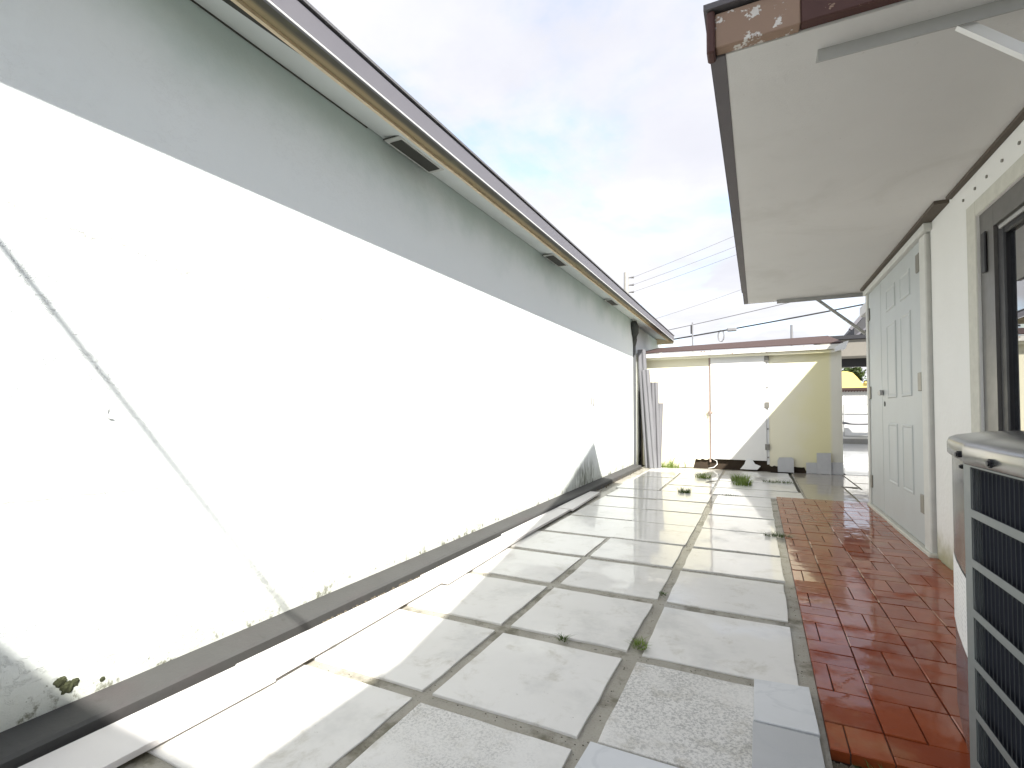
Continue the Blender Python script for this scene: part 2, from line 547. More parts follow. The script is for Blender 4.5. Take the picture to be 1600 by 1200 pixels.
M = dict(
    stucco=m_stucco(), wallr=m_wall_right(), tile=m_tile(False), pit=m_tile(True), marble=m_marble(), marble2=m_marble(.70), plank=m_plank(),
    mortar=m_mortar(), brick=m_brick(), slab=m_wetslab(), soffit=m_soffit(), shed=m_shed(), glass=m_glass(), coil=m_coil(),
    label=m_label(), eave=m_eave(), ledge=m_ledge(), ac=m_acmetal(), sheet=m_sheetmetal(), ground=m_ground(), farfloor=m_farfloor(),
    grass=m_leaf('grass_blade', (.11, .17, .025), (.20, .27, .055)),
    grassdark=m_leaf('dark_weed', (.045, .085, .018), (.10, .15, .035)),
    tree=m_leaf('tree_leaf', (.03, .055, .018), (.07, .10, .03)),
    peel_brown=m_peel('peeling_brown_paint', (.075, .03, .024), (.36, .24, .17), .62),
    peel_tan=m_peel('peeling_tan_paint', (.30, .20, .14), (.80, .76, .70), .575, sc=17),
    peel_white=m_peel('peeling_white_paint', (.74, .72, .66), (.34, .17, .13), .61),
    grey_fascia=simple('grey_fascia_paint', (.165, .16, .178), .6, var=.08, nscale=5),
    dark_fascia=simple('dark_fascia_paint', (.115, .105, .11), .7, bump=.2),
    tan_trim=simple('weathered_tan_trim', (.74, .62, .43), .75, var=.3, nscale=20),
    white=simple('white_paint', (.76, .76, .74), .5, var=.05, nscale=6),
    doorwhite=simple('white_door_paint', (.80, .79, .76), .5, var=.05, nscale=4),
    greydoor=simple('grey_green_door_paint', (.47, .495, .49), .5, var=.16, nscale=4, bump=.12, bscale=50),
    jamb=simple('chalky_jamb_paint', (.60, .60, .56), .65, var=.14, nscale=12),
    reveal=simple('rough_render_reveal', (.56, .55, .48), .85, var=.2, nscale=18, bump=.7, bscale=30),
    brown=simple('brown_gap_board', (.095, .078, .06), .8, var=.3, nscale=20),
    bronze=simple('bronze_window_frame', (.15, .145, .135), .4, .3, var=.1),
    black=simple('black_rubber', (.012, .012, .014), .5, var=.2),
    hinge=simple('dull_steel_hinge', (.26, .25, .22), .5, .6, var=.3, nscale=60),
    steel=simple('galvanised_angle', (.40, .40, .39), .5, .4, var=.1),
    rot=simple('rotten_brown_wood', (.045, .030, .018), .9, var=.5, nscale=25, bump=.6),
    rust=simple('rusty_edge', (.36, .28, .24), .8, var=.4, nscale=40),
    vent=simple('dark_vent_mesh', (.045, .045, .038), .8, var=.3),
    ventframe=simple('vent_frame_paint', (.50, .52, .49), .6),
    shingle=m_shingle('brown_shingles', (.034, .020, .017), (.080, .046, .040)),
    greyshingle=m_shingle('grey_shingles', (.10, .10, .105), (.20, .20, .21)),
    concrete=simple('old_concrete', (.36, .35, .33), .8, var=.2, nscale=8),
    roofing=simple('white_roof_felt', (.55, .54, .52), .85),
    offcut=simple('grey_tile_offcut', (.50, .50, .50), .55, var=.12),
    cable=simple('black_cable', (.02, .02, .022), .6),
    greycable=simple('grey_wire', (.16, .16, .17), .6),
    pipe=simple('grey_vent_pipe', (.22, .22, .23), .6),
    yellow=simple('yellow_wall_paint', (.78, .62, .20), .7, var=.1, nscale=2),
    darkbeam=simple('dark_beam_paint', (.018, .018, .022), .6),
    brickjoint=simple('dark_brick_joint', (.085, .04, .028), .8, var=.4, nscale=30),
    louvre=simple('black_louvre_enamel', (.034, .037, .041), .9, spec=.08, var=.2, nscale=20),
    bracket=simple('grey_painted_angle', (.40, .40, .385), .6, var=.1),
    louvreband=simple('grey_louvre_band', (.15, .165, .165), .45, var=.15, nscale=30),
    dirt=simple('dirt_crumbs', (.10, .085, .06), .95, var=.4, nscale=60, bump=.8),
    trunk=simple('palm_trunk', (.18, .14, .10), .9),
    ventframe2=simple('dull_grey_downpipe', (.10, .105, .11), .7, var=.3, nscale=8),
    downpipe=simple('mouldy_downpipe', (.055, .06, .055), .7, var=.4, nscale=18),
    blackhole=simple('keyhole_black', (.01, .01, .01), .6),
    stain=simple('olive_moss', (.05, .055, .025), .95, var=.5, nscale=50, bump=1.0),
)

# ================================================================== SETTING
bm = bmesh.new(); prism(bm, [(-400, -400), (400, -400), (400, 400), (-400, 400)], -.6, -.05)
tag(obj('ground', bm, M['ground']), kind='structure')

# mortar bed of the slab paving, slabs are its children
bm = bmesh.new(); box(bm, (-1.75, -.6, -.05), (.165, 8.72, -.007))
paving = tag(obj('paving', bm, M['mortar']), kind='structure')


def slab_poly(w, h, jit, rng):
    pts = []
    for (a, b) in (((-w / 2, -h / 2), (w / 2, -h / 2)), ((w / 2, -h / 2), (w / 2, h / 2)), ((w / 2, h / 2), (-w / 2, h / 2)), ((-w / 2, h / 2), (-w / 2, -h / 2))):
        for k in range(5):
            f = k / 5
            pts.append((a[0] + (b[0] - a[0]) * f + rng.uniform(-jit, jit), a[1] + (b[1] - a[1]) * f + rng.uniform(-jit, jit)))
    return pts


rng = random.Random(3)
ROWS = [(-.42, .14), (.20, .74), (.80, 1.325), (1.385, 1.885), (1.95, 2.475), (2.54, 3.045), (3.11, 3.60), (3.645, 4.24), (4.28, 4.80), (4.845, 5.39), (5.435, 5.995),
        (6.04, 6.57), (6.61, 7.22), (7.26, 7.88), (7.92, 8.52)]
for ri, (y0, y1) in enumerate(ROWS):
    for ci, (x0, x1) in enumerate(((-1.56, -1.008), (-.968, -.462), (-.408, .112))):
        dx = 0
        if ci == 0 and 3.6 < y0 < 6: dx = .05
        if y0 > 6.0:
            if ci == 0: x0, x1 = -1.56, -1.06
            if ci == 1: x0, x1 = -1.03, -.50
            if ci == 2: x0, x1 = -.47, .43 if y0 < 6.3 else .40
        a0 = y0 + rng.uniform(-.012, .012); a1 = y1 + rng.uniform(-.012, .012)
        xx0 = x0 + dx + rng.uniform(-.006, .006); xx1 = x1 + (dx if ci == 0 else 0) + rng.uniform(-.006, .006)
        if ri < 3 and ci == 2: continue_ = True
        ww, hh = xx1 - xx0, a1 - a0
        bm = bmesh.new(); prism(bm, slab_poly(ww, hh, .0028, rng), -.03, 0, .002)
        pit = (ri, ci) in ((2, 1), (3, 2), (2, 2))
        o = obj('paving_tile', bm, M['pit'] if pit else M['tile'], None)
        o.parent = paving
        o.location = ((xx0 + xx1) / 2, (a0 + a1) / 2, rng.uniform(-.003, .003))
        o.rotation_euler = (rng.uniform(-.003, .003), rng.uniform(-.003, .003), rng.uniform(-.006, .006))

# brick paving in basket weave
bm = bmesh.new(); box(bm, (.165, 1.635, -.05), (1.0, 6.08, -.004))
bricks = tag(obj('brick_paving', bm, M['brickjoint']), kind='structure')
cache = {}
def brick(x0, y0, x1, y1):
    w_, h_ = round(x1 - x0, 3), round(y1 - y0, 3)
    if w_ < .03: return
    if (w_, h_) not in cache:
        b = bmesh.new(); g = .0018
        prism(b, [(-w_ / 2 + g, -h_ / 2 + g), (w_ / 2 - g, -h_ / 2 + g), (w_ / 2 - g, h_ / 2 - g), (-w_ / 2 + g, h_ / 2 - g)], -.03, 0, .0025)
        o = obj('brick', b, M['brick']); cache[(w_, h_)] = o
    else:
        o = cache[(w_, h_)].copy(); COL.objects.link(o)
    o.parent = bricks
    o.location = ((x0 + x1) / 2, (y0 + y1) / 2, .004 + rng.uniform(-.0014, .0014))
    o.rotation_euler = (rng.uniform(-.007, .007), rng.uniform(-.007, .007), rng.uniform(-.006, .006))
COLS = [(.165, .312), (.312, .510), (.510, .708), (.708, .906), (.906, .998)]
CELL = .198
for ci, (x0, x1) in enumerate(COLS):
    for k in range(-1, 22):
        y0 = 1.767 + k * CELL; y1 = y0 + CELL
        if k == -1: y0 = 1.63
        if (k + ci) % 2 == 0:                      # two laid across
            ym = y1 - CELL / 2
            if y0 < ym - .03: brick(x0, y0, x1, ym)
            brick(x0, ym, x1, y1)
        else:                                      # two laid along
            xm = (x1 - .099) if ci == 0 else x0 + .099
            brick(x0, y0, xm, y1); brick(xm, y0, x1, y1)

# wet concrete beyond the bricks
bm = bmesh.new(); box(bm, (.44, 6.08, -.05), (1.9, 8.74, -.016))
cs = tag(obj('concrete_apron', bm, M['mortar']), kind='structure')
for poly in ([(.45, 6.10), (.90, 6.10), (.905, 7.32), (.45, 7.36)], [(.45, 7.40), (.66, 7.39), (1.08, 7.36), (1.08, 8.70), (.46, 8.70)],
             [(.93, 6.12), (1.35, 6.12), (1.35, 6.9), (.93, 7.28)], [(1.10, 7.0), (1.85, 6.95), (1.85, 7.7), (1.10, 7.75)], [(1.10, 7.80), (1.85, 7.75), (1.85, 8.7), (1.10, 8.7)]):
    b = bmesh.new(); prism(b, poly, -.03, 0, .004)
    o = obj('concrete_slab', b, M['slab']); o.parent = cs; o.location.z = rng.uniform(-.004, .003)
# step and pale wet paving beyond the gap
bm = bmesh.new(); box(bm, (1.15, 8.78, -.05), (9, 10.3, -.004))
tag(obj('side_path', bm, M['farfloor']), kind='structure')
bm = bmesh.new(); box(bm, (1.15, 10.3, -.05), (9, 10.42, .035), .008)
box(bm, (1.15, 10.42, -.05), (9, 17.0, .005))
tag(obj('rear_patio', bm, M['farfloor']), kind='structure')

# ================================================================== LEFT HOUSE
WX = -1.83
lh = thing('neighbour_house', (WX - .2, 3.5, 0), 'white stucco house with mildewed eaves and a grey base ledge filling the left side', 'house')
bm = bmesh.new(); box(bm, (WX - .25, -3.0, -.05), (WX, 8.25, 2.42))
obj('wall', bm, M['stucco'], lh)
bm = bmesh.new(); box(bm, (WX - .5, 8.252, -.05), (WX - .025, 11.2, 2.385))
tag(obj('wall', bm, M['stucco'], lh), 'short grey return wall behind the far corner of the white wall')
# ledge: sloped top, painted grey
bm = bmesh.new()
prof = [(WX + .001, -.04), (WX + .001, .062), (WX + .022, .060), (WX + .118, .050), (WX + .130, .042), (WX + .134, -.04)]
ys = [-3.0] + [i * .35 for i in range(-2, 24)] + [8.24]
rings = []
for yy in ys:
    rings.append([bm.verts.new((px + (0 if i < 2 else noise.noise(Vector((yy * 1.7, i * .3, 0))) * .006), yy, pz)) for i, (px, pz) in enumerate(prof)])
for a, b in zip(rings, rings[1:]):
    for k in range(len(prof)): bm.faces.new((a[k], a[(k + 1) % len(prof)], b[(k + 1) % len(prof)], b[k]))
bm.faces.new(rings[0]); bm.faces.new(rings[-1][::-1])
obj('base_ledge', bm, M['ledge'], lh)
# eave: soffit, trim, stained board, metal fascia, roof
RE = 10.6
ZW, ZO, XO = 2.415, 2.352, -1.527
def zs(x): return ZW + (ZO - ZW) * (x - WX) / (XO - WX)
def eave_strip(name, x0, x1, dz, th, mt, y0=-3.0, y1=RE, wob=0):
    bm = bmesh.new(); n = 60 if wob else 1
    rg = []
    for i in range(n + 1):
        yy = y0 + (y1 - y0) * i / n
        q = noise.noise(Vector((yy * 3.1, x0, 0))) * wob
        rg.append([bm.verts.new((x0 + q, yy, zs(x0) + dz)), bm.verts.new((x1 + q, yy, zs(x1) + dz)), bm.verts.new((x1 + q, yy, zs(x1) + dz + th)), bm.verts.new((x0 + q, yy, zs(x0) + dz + th))])
    for a, b in zip(rg, rg[1:]):
        for k in range(4): bm.faces.new((a[k], a[(k + 1) % 4], b[(k + 1) % 4], b[k]))
    bm.faces.new(rg[0][::-1]); bm.faces.new(rg[-1])
    return obj(name, bm, mt, lh)
M['lsoffit'] = simple('mildewed_white_soffit', (.64, .68, .67), .7, var=.12, nscale=3)
eave_strip('soffit', WX + .006, -1.650, 0, .02, M['lsoffit'])
eave_strip('soffit', WX - .15, WX + .0055, 0, .02, M['lsoffit'], y0=8.253)
eave_strip('trim_strip', -1.648, -1.627, -.012, .03, M['tan_trim'], wob=.004)
eave_strip('eave_board', -1.625, XO - .002, .002, .02, M['eave'])
bm = bmesh.new()
n = 70; rg = []
for i in range(n + 1):
    yy = -3.0 + (RE + 3.0) * i / n
    q = noise.noise(Vector((yy * 2.3, 4, 0))) * .005
    rg.append([bm.verts.new((XO, yy, ZO - .004)), bm.verts.new((XO + .014, yy, ZO - .006)), bm.verts.new((XO + .012, yy, ZO + .092 + q)), bm.verts.new((XO, yy, ZO + .092 + q))])
for a, b in zip(rg, rg[1:]):
    for k in range(4): bm.faces.new((a[k], a[(k + 1) % 4], b[(k + 1) % 4], b[k]))
bm.faces.new(rg[0][::-1]); bm.faces.new(rg[-1])
obj('metal_fascia', bm, M['grey_fascia'], lh)
B('drip_edge', (XO + .0145, -3.0, ZO - .008), (XO + .0185, RE, ZO - .002), M['white'], lh)
bm = bmesh.new()
sheet(bm, [(XO + .02, -3.0, ZO + .103), (XO + .02, RE, ZO + .103), (-5.5, RE, ZO + .103 + 3.97 * .21), (-5.5, -3.0, ZO + .103 + 3.97 * .21)], .012, (0, 0, 1))
obj('roof', bm, M['greyshingle'], lh)
B('far_fascia', (-2.35, RE + .002, ZO - .05), (XO, RE + .03, ZO + .10), M['tan_trim'], lh)
# loosened soffit seam near the camera
bm = bmesh.new(); sheet(bm, [(-1.700, 1.10, zs(-1.70) - .002), (-1.652, 1.06, zs(-1.652) - .002), (-1.652, 1.52, zs(-1.652) - .002), (-1.672, 1.36, zs(-1.672) - .002)], .001, (0, 0, 1))
obj('soffit_gap', bm, M['vent'], lh)
bm = bmesh.new(); box(bm, (WX + .0005, .6, zs(WX) - .006), (WX + .006, 2.0, zs(WX) - .001)); obj('soffit_seam', bm, M['vent'], lh)
for (y0, y1) in ((2.10, 2.52), (4.33, 4.74), (6.42, 6.82)):
    xa, xb = -1.800, -1.690
    f = B('soffit_vent', (xa, y0, zs(-1.745) - .014), (xb, y1, zs(-1.745) + .004), M['ventframe'], lh, .003)
    b = bmesh.new(); box(b, (xa + .016, y0 + .03, zs(-1.745) - .017), (xb - .016, y1 - .03, zs(-1.745) - .0145)); obj('vent_mesh', b, M['vent'], f)
    b = bmesh.new(); box(b, (xa - .004, y0 - .004, zs(-1.745) - .010), (xb + .004, y1 + .004, zs(-1.745) - .004)); obj('vent_shadow_gap', b, M['vent'], f)
# mouldy downpipe elbow at the corner
bm = bmesh.new(); tube(bm, [(-1.79, 8.13, 2.37), (-1.79, 8.17, 2.30), (-1.80, 8.22, 2.20), (-1.815, 8.27, 2.10), (-1.835, 8.30, 1.98)], [.05, .075, .07, .05, .035], 12)
obj('downpipe_elbow', bm, M['downpipe'], lh, True)
bm = bmesh.new(); box(bm, (-1.854, 8.262, 0), (-1.80, 8.34, 2.0), .008); obj('downpipe', bm, M['ventframe2'], lh)
for (yy, zz_) in ((5.93, 1.05), (6.03, 1.035)):
    B('anchor_plug', (WX - .001, yy - .022, zz_ - .045), (WX + .008, yy + .022, zz_ + .045), M['concrete'], lh, .004)
bm = bmesh.new(); sheet(bm, [(WX + .0015, .845, .93), (WX + .0015, .856, .932), (WX + .0015, .853, .915), (WX + .0015, .872, .896), (WX + .0015, .858, .898), (WX + .0015, .846, .912)], .003, (1, 0, 0))
obj('plaster_chip', bm, M['white'], lh)
# moss tufts on the wall foot near the camera
for (yy, zz_, rr) in ((.752, .135, .015), (.768, .112, .018), (.786, .118, .012), (.856, .093, .007)):
    bm = bmesh.new()
    r_ = bmesh.ops.create_icosphere(bm, subdivisions=3, radius=rr)
    for v in r_['verts']:
        v.co += v.normal * (noise.noise(v.co * 120 + Vector((yy * 90, 0, 0))) * .45 + noise.noise(v.co * 320) * .3) * rr
        v.co.x *= .30; v.co += Vector((WX, yy, zz_))
    obj('moss_tuft', bm, M['stain'], lh)

# ================================================================== RIGHT HOUSE
rh = thing('house', (2.5, 3.0, 0), 'cream stucco house on the right with a flat overhanging canopy and peeling brown fascia', 'house')
RX = 1.0
# wall with openings: window Y 1.2..3.28 (z .72..1.905), door bay Y 4.16..6.0
wall = bmesh.new()
box(wall, (RX, -3.0, -.05), (RX + .2, 1.199, 2.138))
box(wall, (RX, 1.2, -.05), (RX + .2, 3.279, .719))
box(wall, (RX, 1.2, 1.905), (RX + .2, 3.279, 2.138))
box(wall, (RX, 3.28, -.05), (RX + .2, 4.015, 2.138))
obj('wall', wall, M['wallr'], rh)
B('wall', (RX + .06, 4.015, -.05), (RX + .2, 6.0, 2.138), M['jamb'], rh)
# roughly rendered band round the window
bm = bmesh.new(); box(bm, (RX - .005, 3.2805, .72), (RX + .05, 3.40, 1.985), .004); box(bm, (RX - .005, 1.2, 1.9055), (RX + .05, 3.279, 1.985), .004)
obj('window_surround', bm, M['reveal'], rh)
# canopy
can = obj('canopy', box(bmesh.new(), (-.085, 1.835, 2.14), (1.6, 6.24, 2.235)), M['soffit'], rh)
B('side_fascia', (-.128, 1.835, 2.138), (-.0855, 6.262, 2.245), M['dark_fascia'], rh)
b = bmesh.new(); box(b, (-.115, 1.792, 2.142), (.135, 1.834, 2.262), .004); obj('front_fascia', b, M['peel_tan'], rh)['label'] = 'tan end of the front fascia board with flaking white patches'
b = bmesh.new(); box(b, (.1355, 1.795, 2.146), (3.0, 1.834, 2.262), .004); obj('front_fascia', b, M['peel_brown'], rh)
b = bmesh.new(); box(b, (-.142, 1.782, 2.126), (-.1155, 1.845, 2.272), .006); obj('fascia_corner_cap', b, M['peel_brown'], rh)
B('canopy_roofing', (-.15, 1.775, 2.2725), (1.6, 6.27, 2.292), M['dark_fascia'], rh)
B('back_fascia', (-.085, 6.241, 2.138), (1.6, 6.262, 2.245), M['white'], rh)
# gap boards where soffit meets wall
B('gap_board', (.93, 3.66, 2.118), (1.0, 6.0, 2.1395), M['brown'], rh)
B('gap_board', (.972, -3.0, 2.122), (.9995, 3.62, 2.1395), M['brown'], rh)
B('head_trim', (.955, 3.98, 2.068), (1.06, 6.02, 2.117), M['jamb'], rh, .004)
# mounting screws above the window
for yy in (3.44, 3.28, 3.135, 2.965, 2.80):
    b = bmesh.new(); tube(b, [(RX + .002, yy, 2.046), (RX - .006, yy, 2.046)], .008, 8); obj('screw', b, M['hinge'], rh)
# soffit brackets and struts
for (yy, xa) in ((1.975, .195), (6.20, .20)):
    b = bmesh.new(); box(b, (xa, yy - .030, 2.098), (.995, yy - .026, 2.1395)); box(b, (xa, yy - .0255, 2.133), (.995, yy + .034, 2.1395))
    br = obj('awning_bracket', b, M['steel'] if yy > 3 else M['bracket'], rh)
    b = bmesh.new(); bar(b, (.575, yy, 2.118), (1.0, yy, 1.72), .028, .022, (0, 1, 0)); obj('strut', b, M['white'] if yy < 3 else M['steel'], br)
# window
wf = B('window', (RX + .012, 3.12, .72), (RX + .09, 3.279, 1.904), M['bronze'], rh)
bm = bmesh.new(); box(bm, (RX + .012, 1.2, 1.80), (RX + .09, 3.119, 1.904)); box(bm, (RX + .027, 1.2, 1.79), (RX + .04, 3.119, 1.7995)); obj('window_head', bm, M['bronze'], wf)
bm = bmesh.new(); box(bm, (RX + .024, 3.045, .722), (RX + .08, 3.118, 1.789), .006); box(bm, (RX + .024, 1.2, 1.74), (RX + .08, 3.044, 1.789), .006); obj('sash', bm, M['black'], wf)
B('glazing_bead', (RX + .010, 1.2, 1.765), (RX + .0235, 3.06, 1.782), M['steel'], wf, .003)
B('glass', (RX + .045, 1.2, .722), (RX + .052, 3.044, 1.739), M['glass'], wf)
B('window_hinge', (RX + .0005, 3.19, 1.60), (RX + .0115, 3.235, 1.80), M['black'], wf, .004)
B('sill', (RX - .02, 1.2, .70), (RX + .0115, 3.279, .7185), M['concrete'], rh, .004)

# door bay
B('door_jamb', (.972, 4.03, 0), (1.058, 4.162, 2.066), M['jamb'], rh, .006)
B('door_jamb', (.972, 5.925, 0), (1.058, 6.005, 2.066), M['jamb'], rh, .006)
B('threshold', (.955, 4.0, -.01), (1.06, 6.0, .028), M['reveal'], rh, .006)
def raised_panel(parent, y0, y1, z0, z1, xf, mt):
    """moulded panel: recessed ring with a raised field"""
    bm = bmesh.new()
    def loop(d, x): return [bm.verts.new((x, a, c)) for a, c in ((y0 + d, z0 + d), (y1 - d, z0 + d), (y1 - d, z1 - d), (y0 + d, z1 - d))]
    ls = [loop(0, xf - .0005), loop(.006, xf - .007), loop(.016, xf - .007), loop(.024, xf - .002), loop(.040, xf - .005)]
    for a, b in zip(ls, ls[1:]):
        for k in range(4): bm.faces.new((a[k], a[(k + 1) % 4], b[(k + 1) % 4], b[k]))
    bm.faces.new(ls[-1])
    return obj('door_panel', bm, mt, parent)
DF = .985
door = B('door', (DF, 4.168, .032), (DF + .04, 5.395, 2.066), M['greydoor'], rh, .003)
for (y0, y1) in ((4.44, 4.72), (4.87, 5.17)):
    for (z0, z1) in ((.33, .825), (1.03, 1.645), (1.755, 1.945)): raised_panel(door, y0, y1, z0, z1, DF, M['greydoor'])
for zc in (1.92, 1.12, .305): B('hinge', (DF - .012, 4.175, zc - .062), (DF - .0005, 4.255, zc + .062), M['hinge'], door, .003)
b = bmesh.new(); tube(b, [(DF + .001, 5.30, .985), (DF - .004, 5.30, .985)], .022, 12); obj('keyhole', b, M['blackhole'], door)
leaf = B('door', (DF, 5.405, .032), (DF + .04, 5.918, 2.066), M['greydoor'], rh, .003)
leaf['label'] = 'narrow plain door leaf beside the six panel door'
for zc in (1.86, 1.10, .25): B('hinge', (DF - .012, 5.86, zc - .06), (DF - .0005, 5.93, zc + .06), M['hinge'], leaf, .003)
b = bmesh.new(); box(b, (DF - .016, 5.36, 1.068), (DF - .004, 5.50, 1.10), .003); box(b, (DF - .03, 5.33, 1.062), (DF - .006, 5.375, 1.106), .003)
obj('latch', b, M['steel'], leaf)
# unseen shadow casters, added and shaped to give the yard's shadow outline
# separate made-up panels on posts above the house
for poly in ([(-.5, -4.6), (-.5, -2.256), (1.38, -2.256), (1.38, -1.6), (1.05, .10), (1.0, .36), (3.8, .36), (3.8, -4.6)],
             [(.999, .362), (.422, 3.342), (1.406, 3.342), (1.45, .362)],
             [(1.81, 4.79), (2.086, 5.773), (2.405, 6.914), (2.62, 7.7), (3.8, 7.7), (3.8, 4.79)]):
    bm = bmesh.new(); prism(bm, poly, 4.22, 4.30); obj('shadow_panel', bm, M['roofing'], rh)
B('shadow_panel_beam', (2.75, .2, 4.3005), (2.85, 7.4, 4.42), M['white'], rh)
B('shadow_panel_beam', (1.95, 5.2, 4.3005), (2.74, 5.3, 4.42), M['white'], rh)
for (xx, yy) in ((1.75, -4.2), (3.6, -4.2), (1.75, 2.4), (3.6, 2.4), (3.6, 7.3), (2.75, 7.3)):
    B('shadow_panel_post', (xx, yy, 2.262), (xx + .1, yy + .1, 4.219), M['white'], rh, .006)
B('lower_roof', (1.2, -6, 2.14), (6.5, 7.8, 2.26), M['roofing'], rh)
B('rear_wall', (6.2, -6, -.05), (6.4, 7.6, 2.139), M['wallr'], rh)

# service cable over the yard (its shadow crosses the white wall)
sc = tag(obj('service_cable', tube(bmesh.new(), [(-1.95, -.26, 2.57), (-.63, -.84, 3.37), (.57, -1.37, 4.10), (1.42, -1.72, 4.31)], .0095, 8), M['cable']),
         'black service cable crossing from the left roof to the right house roof', 'cable')

# ================================================================== SHED
SY = 8.75
sh = thing('shed', (-.3, SY + .6, 0), 'cream yellow garden shed with white door and rotten base at the yard end', 'shed')
def wall_with_rot(x0, x1, z1, rot):
    """front skin whose lower edge is eaten away; rot: list of (x, z)"""
    bm = bmesh.new()
    pts = [(x0, SY, z1)] + [(x, SY, z) for x, z in rot] + [(x1, SY, z1)]
    sheet(bm, pts, .03, (0, 1, 0)); return bm
rr = random.Random(5)
def ragged(x0, x1, zfun, n):
    out = []
    for i in range(n + 1):
        x_ = x0 + (x1 - x0) * i / n
        out.append((x_, max(.0, zfun(x_) + rr.uniform(-.012, .012) * (1 if zfun(x_) > .01 else 0))))
    return out
obj('front_wall', wall_with_rot(-1.78, -.715, 1.86, ragged(-1.78, -.715, lambda x_: .145 if x_ > -.93 else 0, 30)), M['shed'], sh)
obj('front_wall', wall_with_rot(.155, 1.085, 1.86, ragged(.155, 1.085, lambda x_: (.075 if x_ < .28 else (.0 if x_ < .42 else (.085 if x_ < .64 else 0))), 30)), M['shed'], sh)
B('rotten_sill', (-1.76, SY + .035, -.02), (1.08, SY + .06, .24), M['rot'], sh)
B('side_wall', (1.0855, SY, -.02), (1.115, SY + 1.3, 1.86), M['shed'], sh)
B('side_wall', (-1.81, SY, -.02), (-1.781, SY + 1.3, 1.86), M['brown'], sh)
B('back_wall', (-1.78, SY + 1.27, -.02), (1.085, SY + 1.3, 1.86), M['shed'], sh)
sdoor = B('door', (-.685, SY - .022, .155), (.118, SY + .02, 1.795), M['doorwhite'], sh, .003)
for zc in (1.74, 1.02, .37):
    B('hinge', (.095, SY - .034, zc - .045), (.16, SY - .0225, zc + .045), M['hinge'], sdoor, .003)
for zc in (.65, 1.30, .21): 
    b = bmesh.new(); tube(b, [(.135, SY - .001, zc), (.135, SY - .02, zc)], .012, 8); obj('screw', b, M['hinge'], sdoor)
b = bmesh.new(); box(b, (-.735, SY - .032, .885), (-.655, SY - .0225, .925), .003); tube(b, [(-.70, SY - .04, .86), (-.70, SY - .04, .95)], .009, 8); bar(b, (-.74, SY - .035, .91), (-.80, SY - .05, .85), .008, .008)
obj('latch', b, M['rust'], sdoor)
B('door_frame', (-.7145, SY - .004, .10), (-.6875, SY + .018, 1.835), M['rust'], sh, .002)
B('door_frame', (.1205, SY - .008, .10), (.1545, SY + .018, 1.835), M['white'], sh, .002)
B('head_trim', (-.6855, SY - .012, 1.798), (.119, SY + .02, 1.84), M['white'], sh, .002)
for i in range(7):
    b = bmesh.new(); xx = -.63 + i * .115; tube(b, [(xx, SY - .011, 1.82), (xx, SY - .018, 1.82)], .007, 6); obj('screw', b, M['rust'], sh)
b = bmesh.new(); bar(b, (-1.80, SY - .075, 1.806), (1.05, SY - .075, 1.808), .03, .036); obj('lower_fascia', b, M['shed'], sh)
b = bmesh.new(); bar(b, (-1.80, SY - .105, 1.860), (1.12, SY - .105, 1.872), .03, .072); obj('fascia', b, M['peel_white'], sh)
b = bmesh.new(); box(b, (-1.80, SY - .088, 1.863), (1.1, SY + 1.3, 1.875)); obj('roof_deck', b, M['roofing'], sh)
# flared end of the gutter
b = bmesh.new()
a = [b.verts.new(p) for p in ((1.02, SY - .125, 1.80), (1.15, SY - .125, 1.83), (1.19, SY - .125, 1.945), (1.11, SY - .125, 1.925), (1.02, SY - .125, 1.86))]
c = [b.verts.new(v.co + Vector((0, .35, 0))) for v in a]
b.faces.new(a); b.faces.new(c[::-1])
for k in range(5): b.faces.new((a[k], c[k], c[(k + 1) % 5], a[(k + 1) % 5]))
obj('gutter_end', b, M['white'], sh)
b = bmesh.new(); sheet(b, [(-1.84, SY - .13, 1.902), (1.12, SY - .13, 1.918), (1.06, SY + 1.05, 2.172), (-1.70, SY + 1.05, 2.118)], .014, (0, 0, 1)); obj('roof', b, M['shingle'], sh)
b = bmesh.new(); sheet(b, [(1.121, SY - .13, 1.918), (1.18, SY + 1.5, 1.918), (1.061, SY + 1.05, 2.172)], .014, (0, 0, 1)); obj('roof', b, M['shingle'], sh)

# broken tiles leaning on the shed foot
def leaning(name, pts, y, tilt, label, group):
    b = bmesh.new()
    sheet(b, [(x_, y + (0.0 if z_ < .06 else z_ * tilt), z_) for x_, z_ in pts], .014, (0, -1, 0))
    return tag(obj(name, b, M['offcut']), label, 'tile piece', group)
g = 'broken tile pieces leaning against the shed'
leaning('tile_offcut', [(.262, .0), (.478, .0), (.478, .20), (.45, .225), (.285, .215), (.262, .17)], SY - .06, .16, 'grey tile offcut with clipped corners leaning alone beside the shed door', g)
leaning('tile_offcut', [(.64, .0), (.79, .0), (.79, .16), (.64, .155)], SY - .055, .16, 'small low tile piece left of the tall one at the shed foot', g)
leaning('tile_offcut', [(.775, .0), (.955, .0), (.955, .31), (.775, .305)], SY - .085, .12, 'tallest grey tile piece leaning on the yellow shed wall', g)
leaning('tile_offcut', [(.945, .0), (1.11, .0), (1.11, .175), (.945, .17)], SY - .052, .16, 'low pale tile piece leaning at the right corner of the shed', g)
b = bmesh.new()
sheet(b, [(-.26, 8.70, .012), (-.02, 8.69, .012), (.03, 8.705, .07), (-.05, 8.72, .10), (-.09, 8.74, .17), (-.17, 8.74, .18), (-.2, 8.72, .09)], .02, (0, -1, .3))
tag(obj('plaster_lump', b, M['white']), 'broken white plaster piece lying in the rotten gap under the shed door', 'rubble')
b = bmesh.new(); tube(b, [(-.66, 8.70, .155), (-.60, 8.66, .13), (-.59, 8.64, .08), (-.64, 8.62, .03), (-.72, 8.60, .014)], .006, 8)
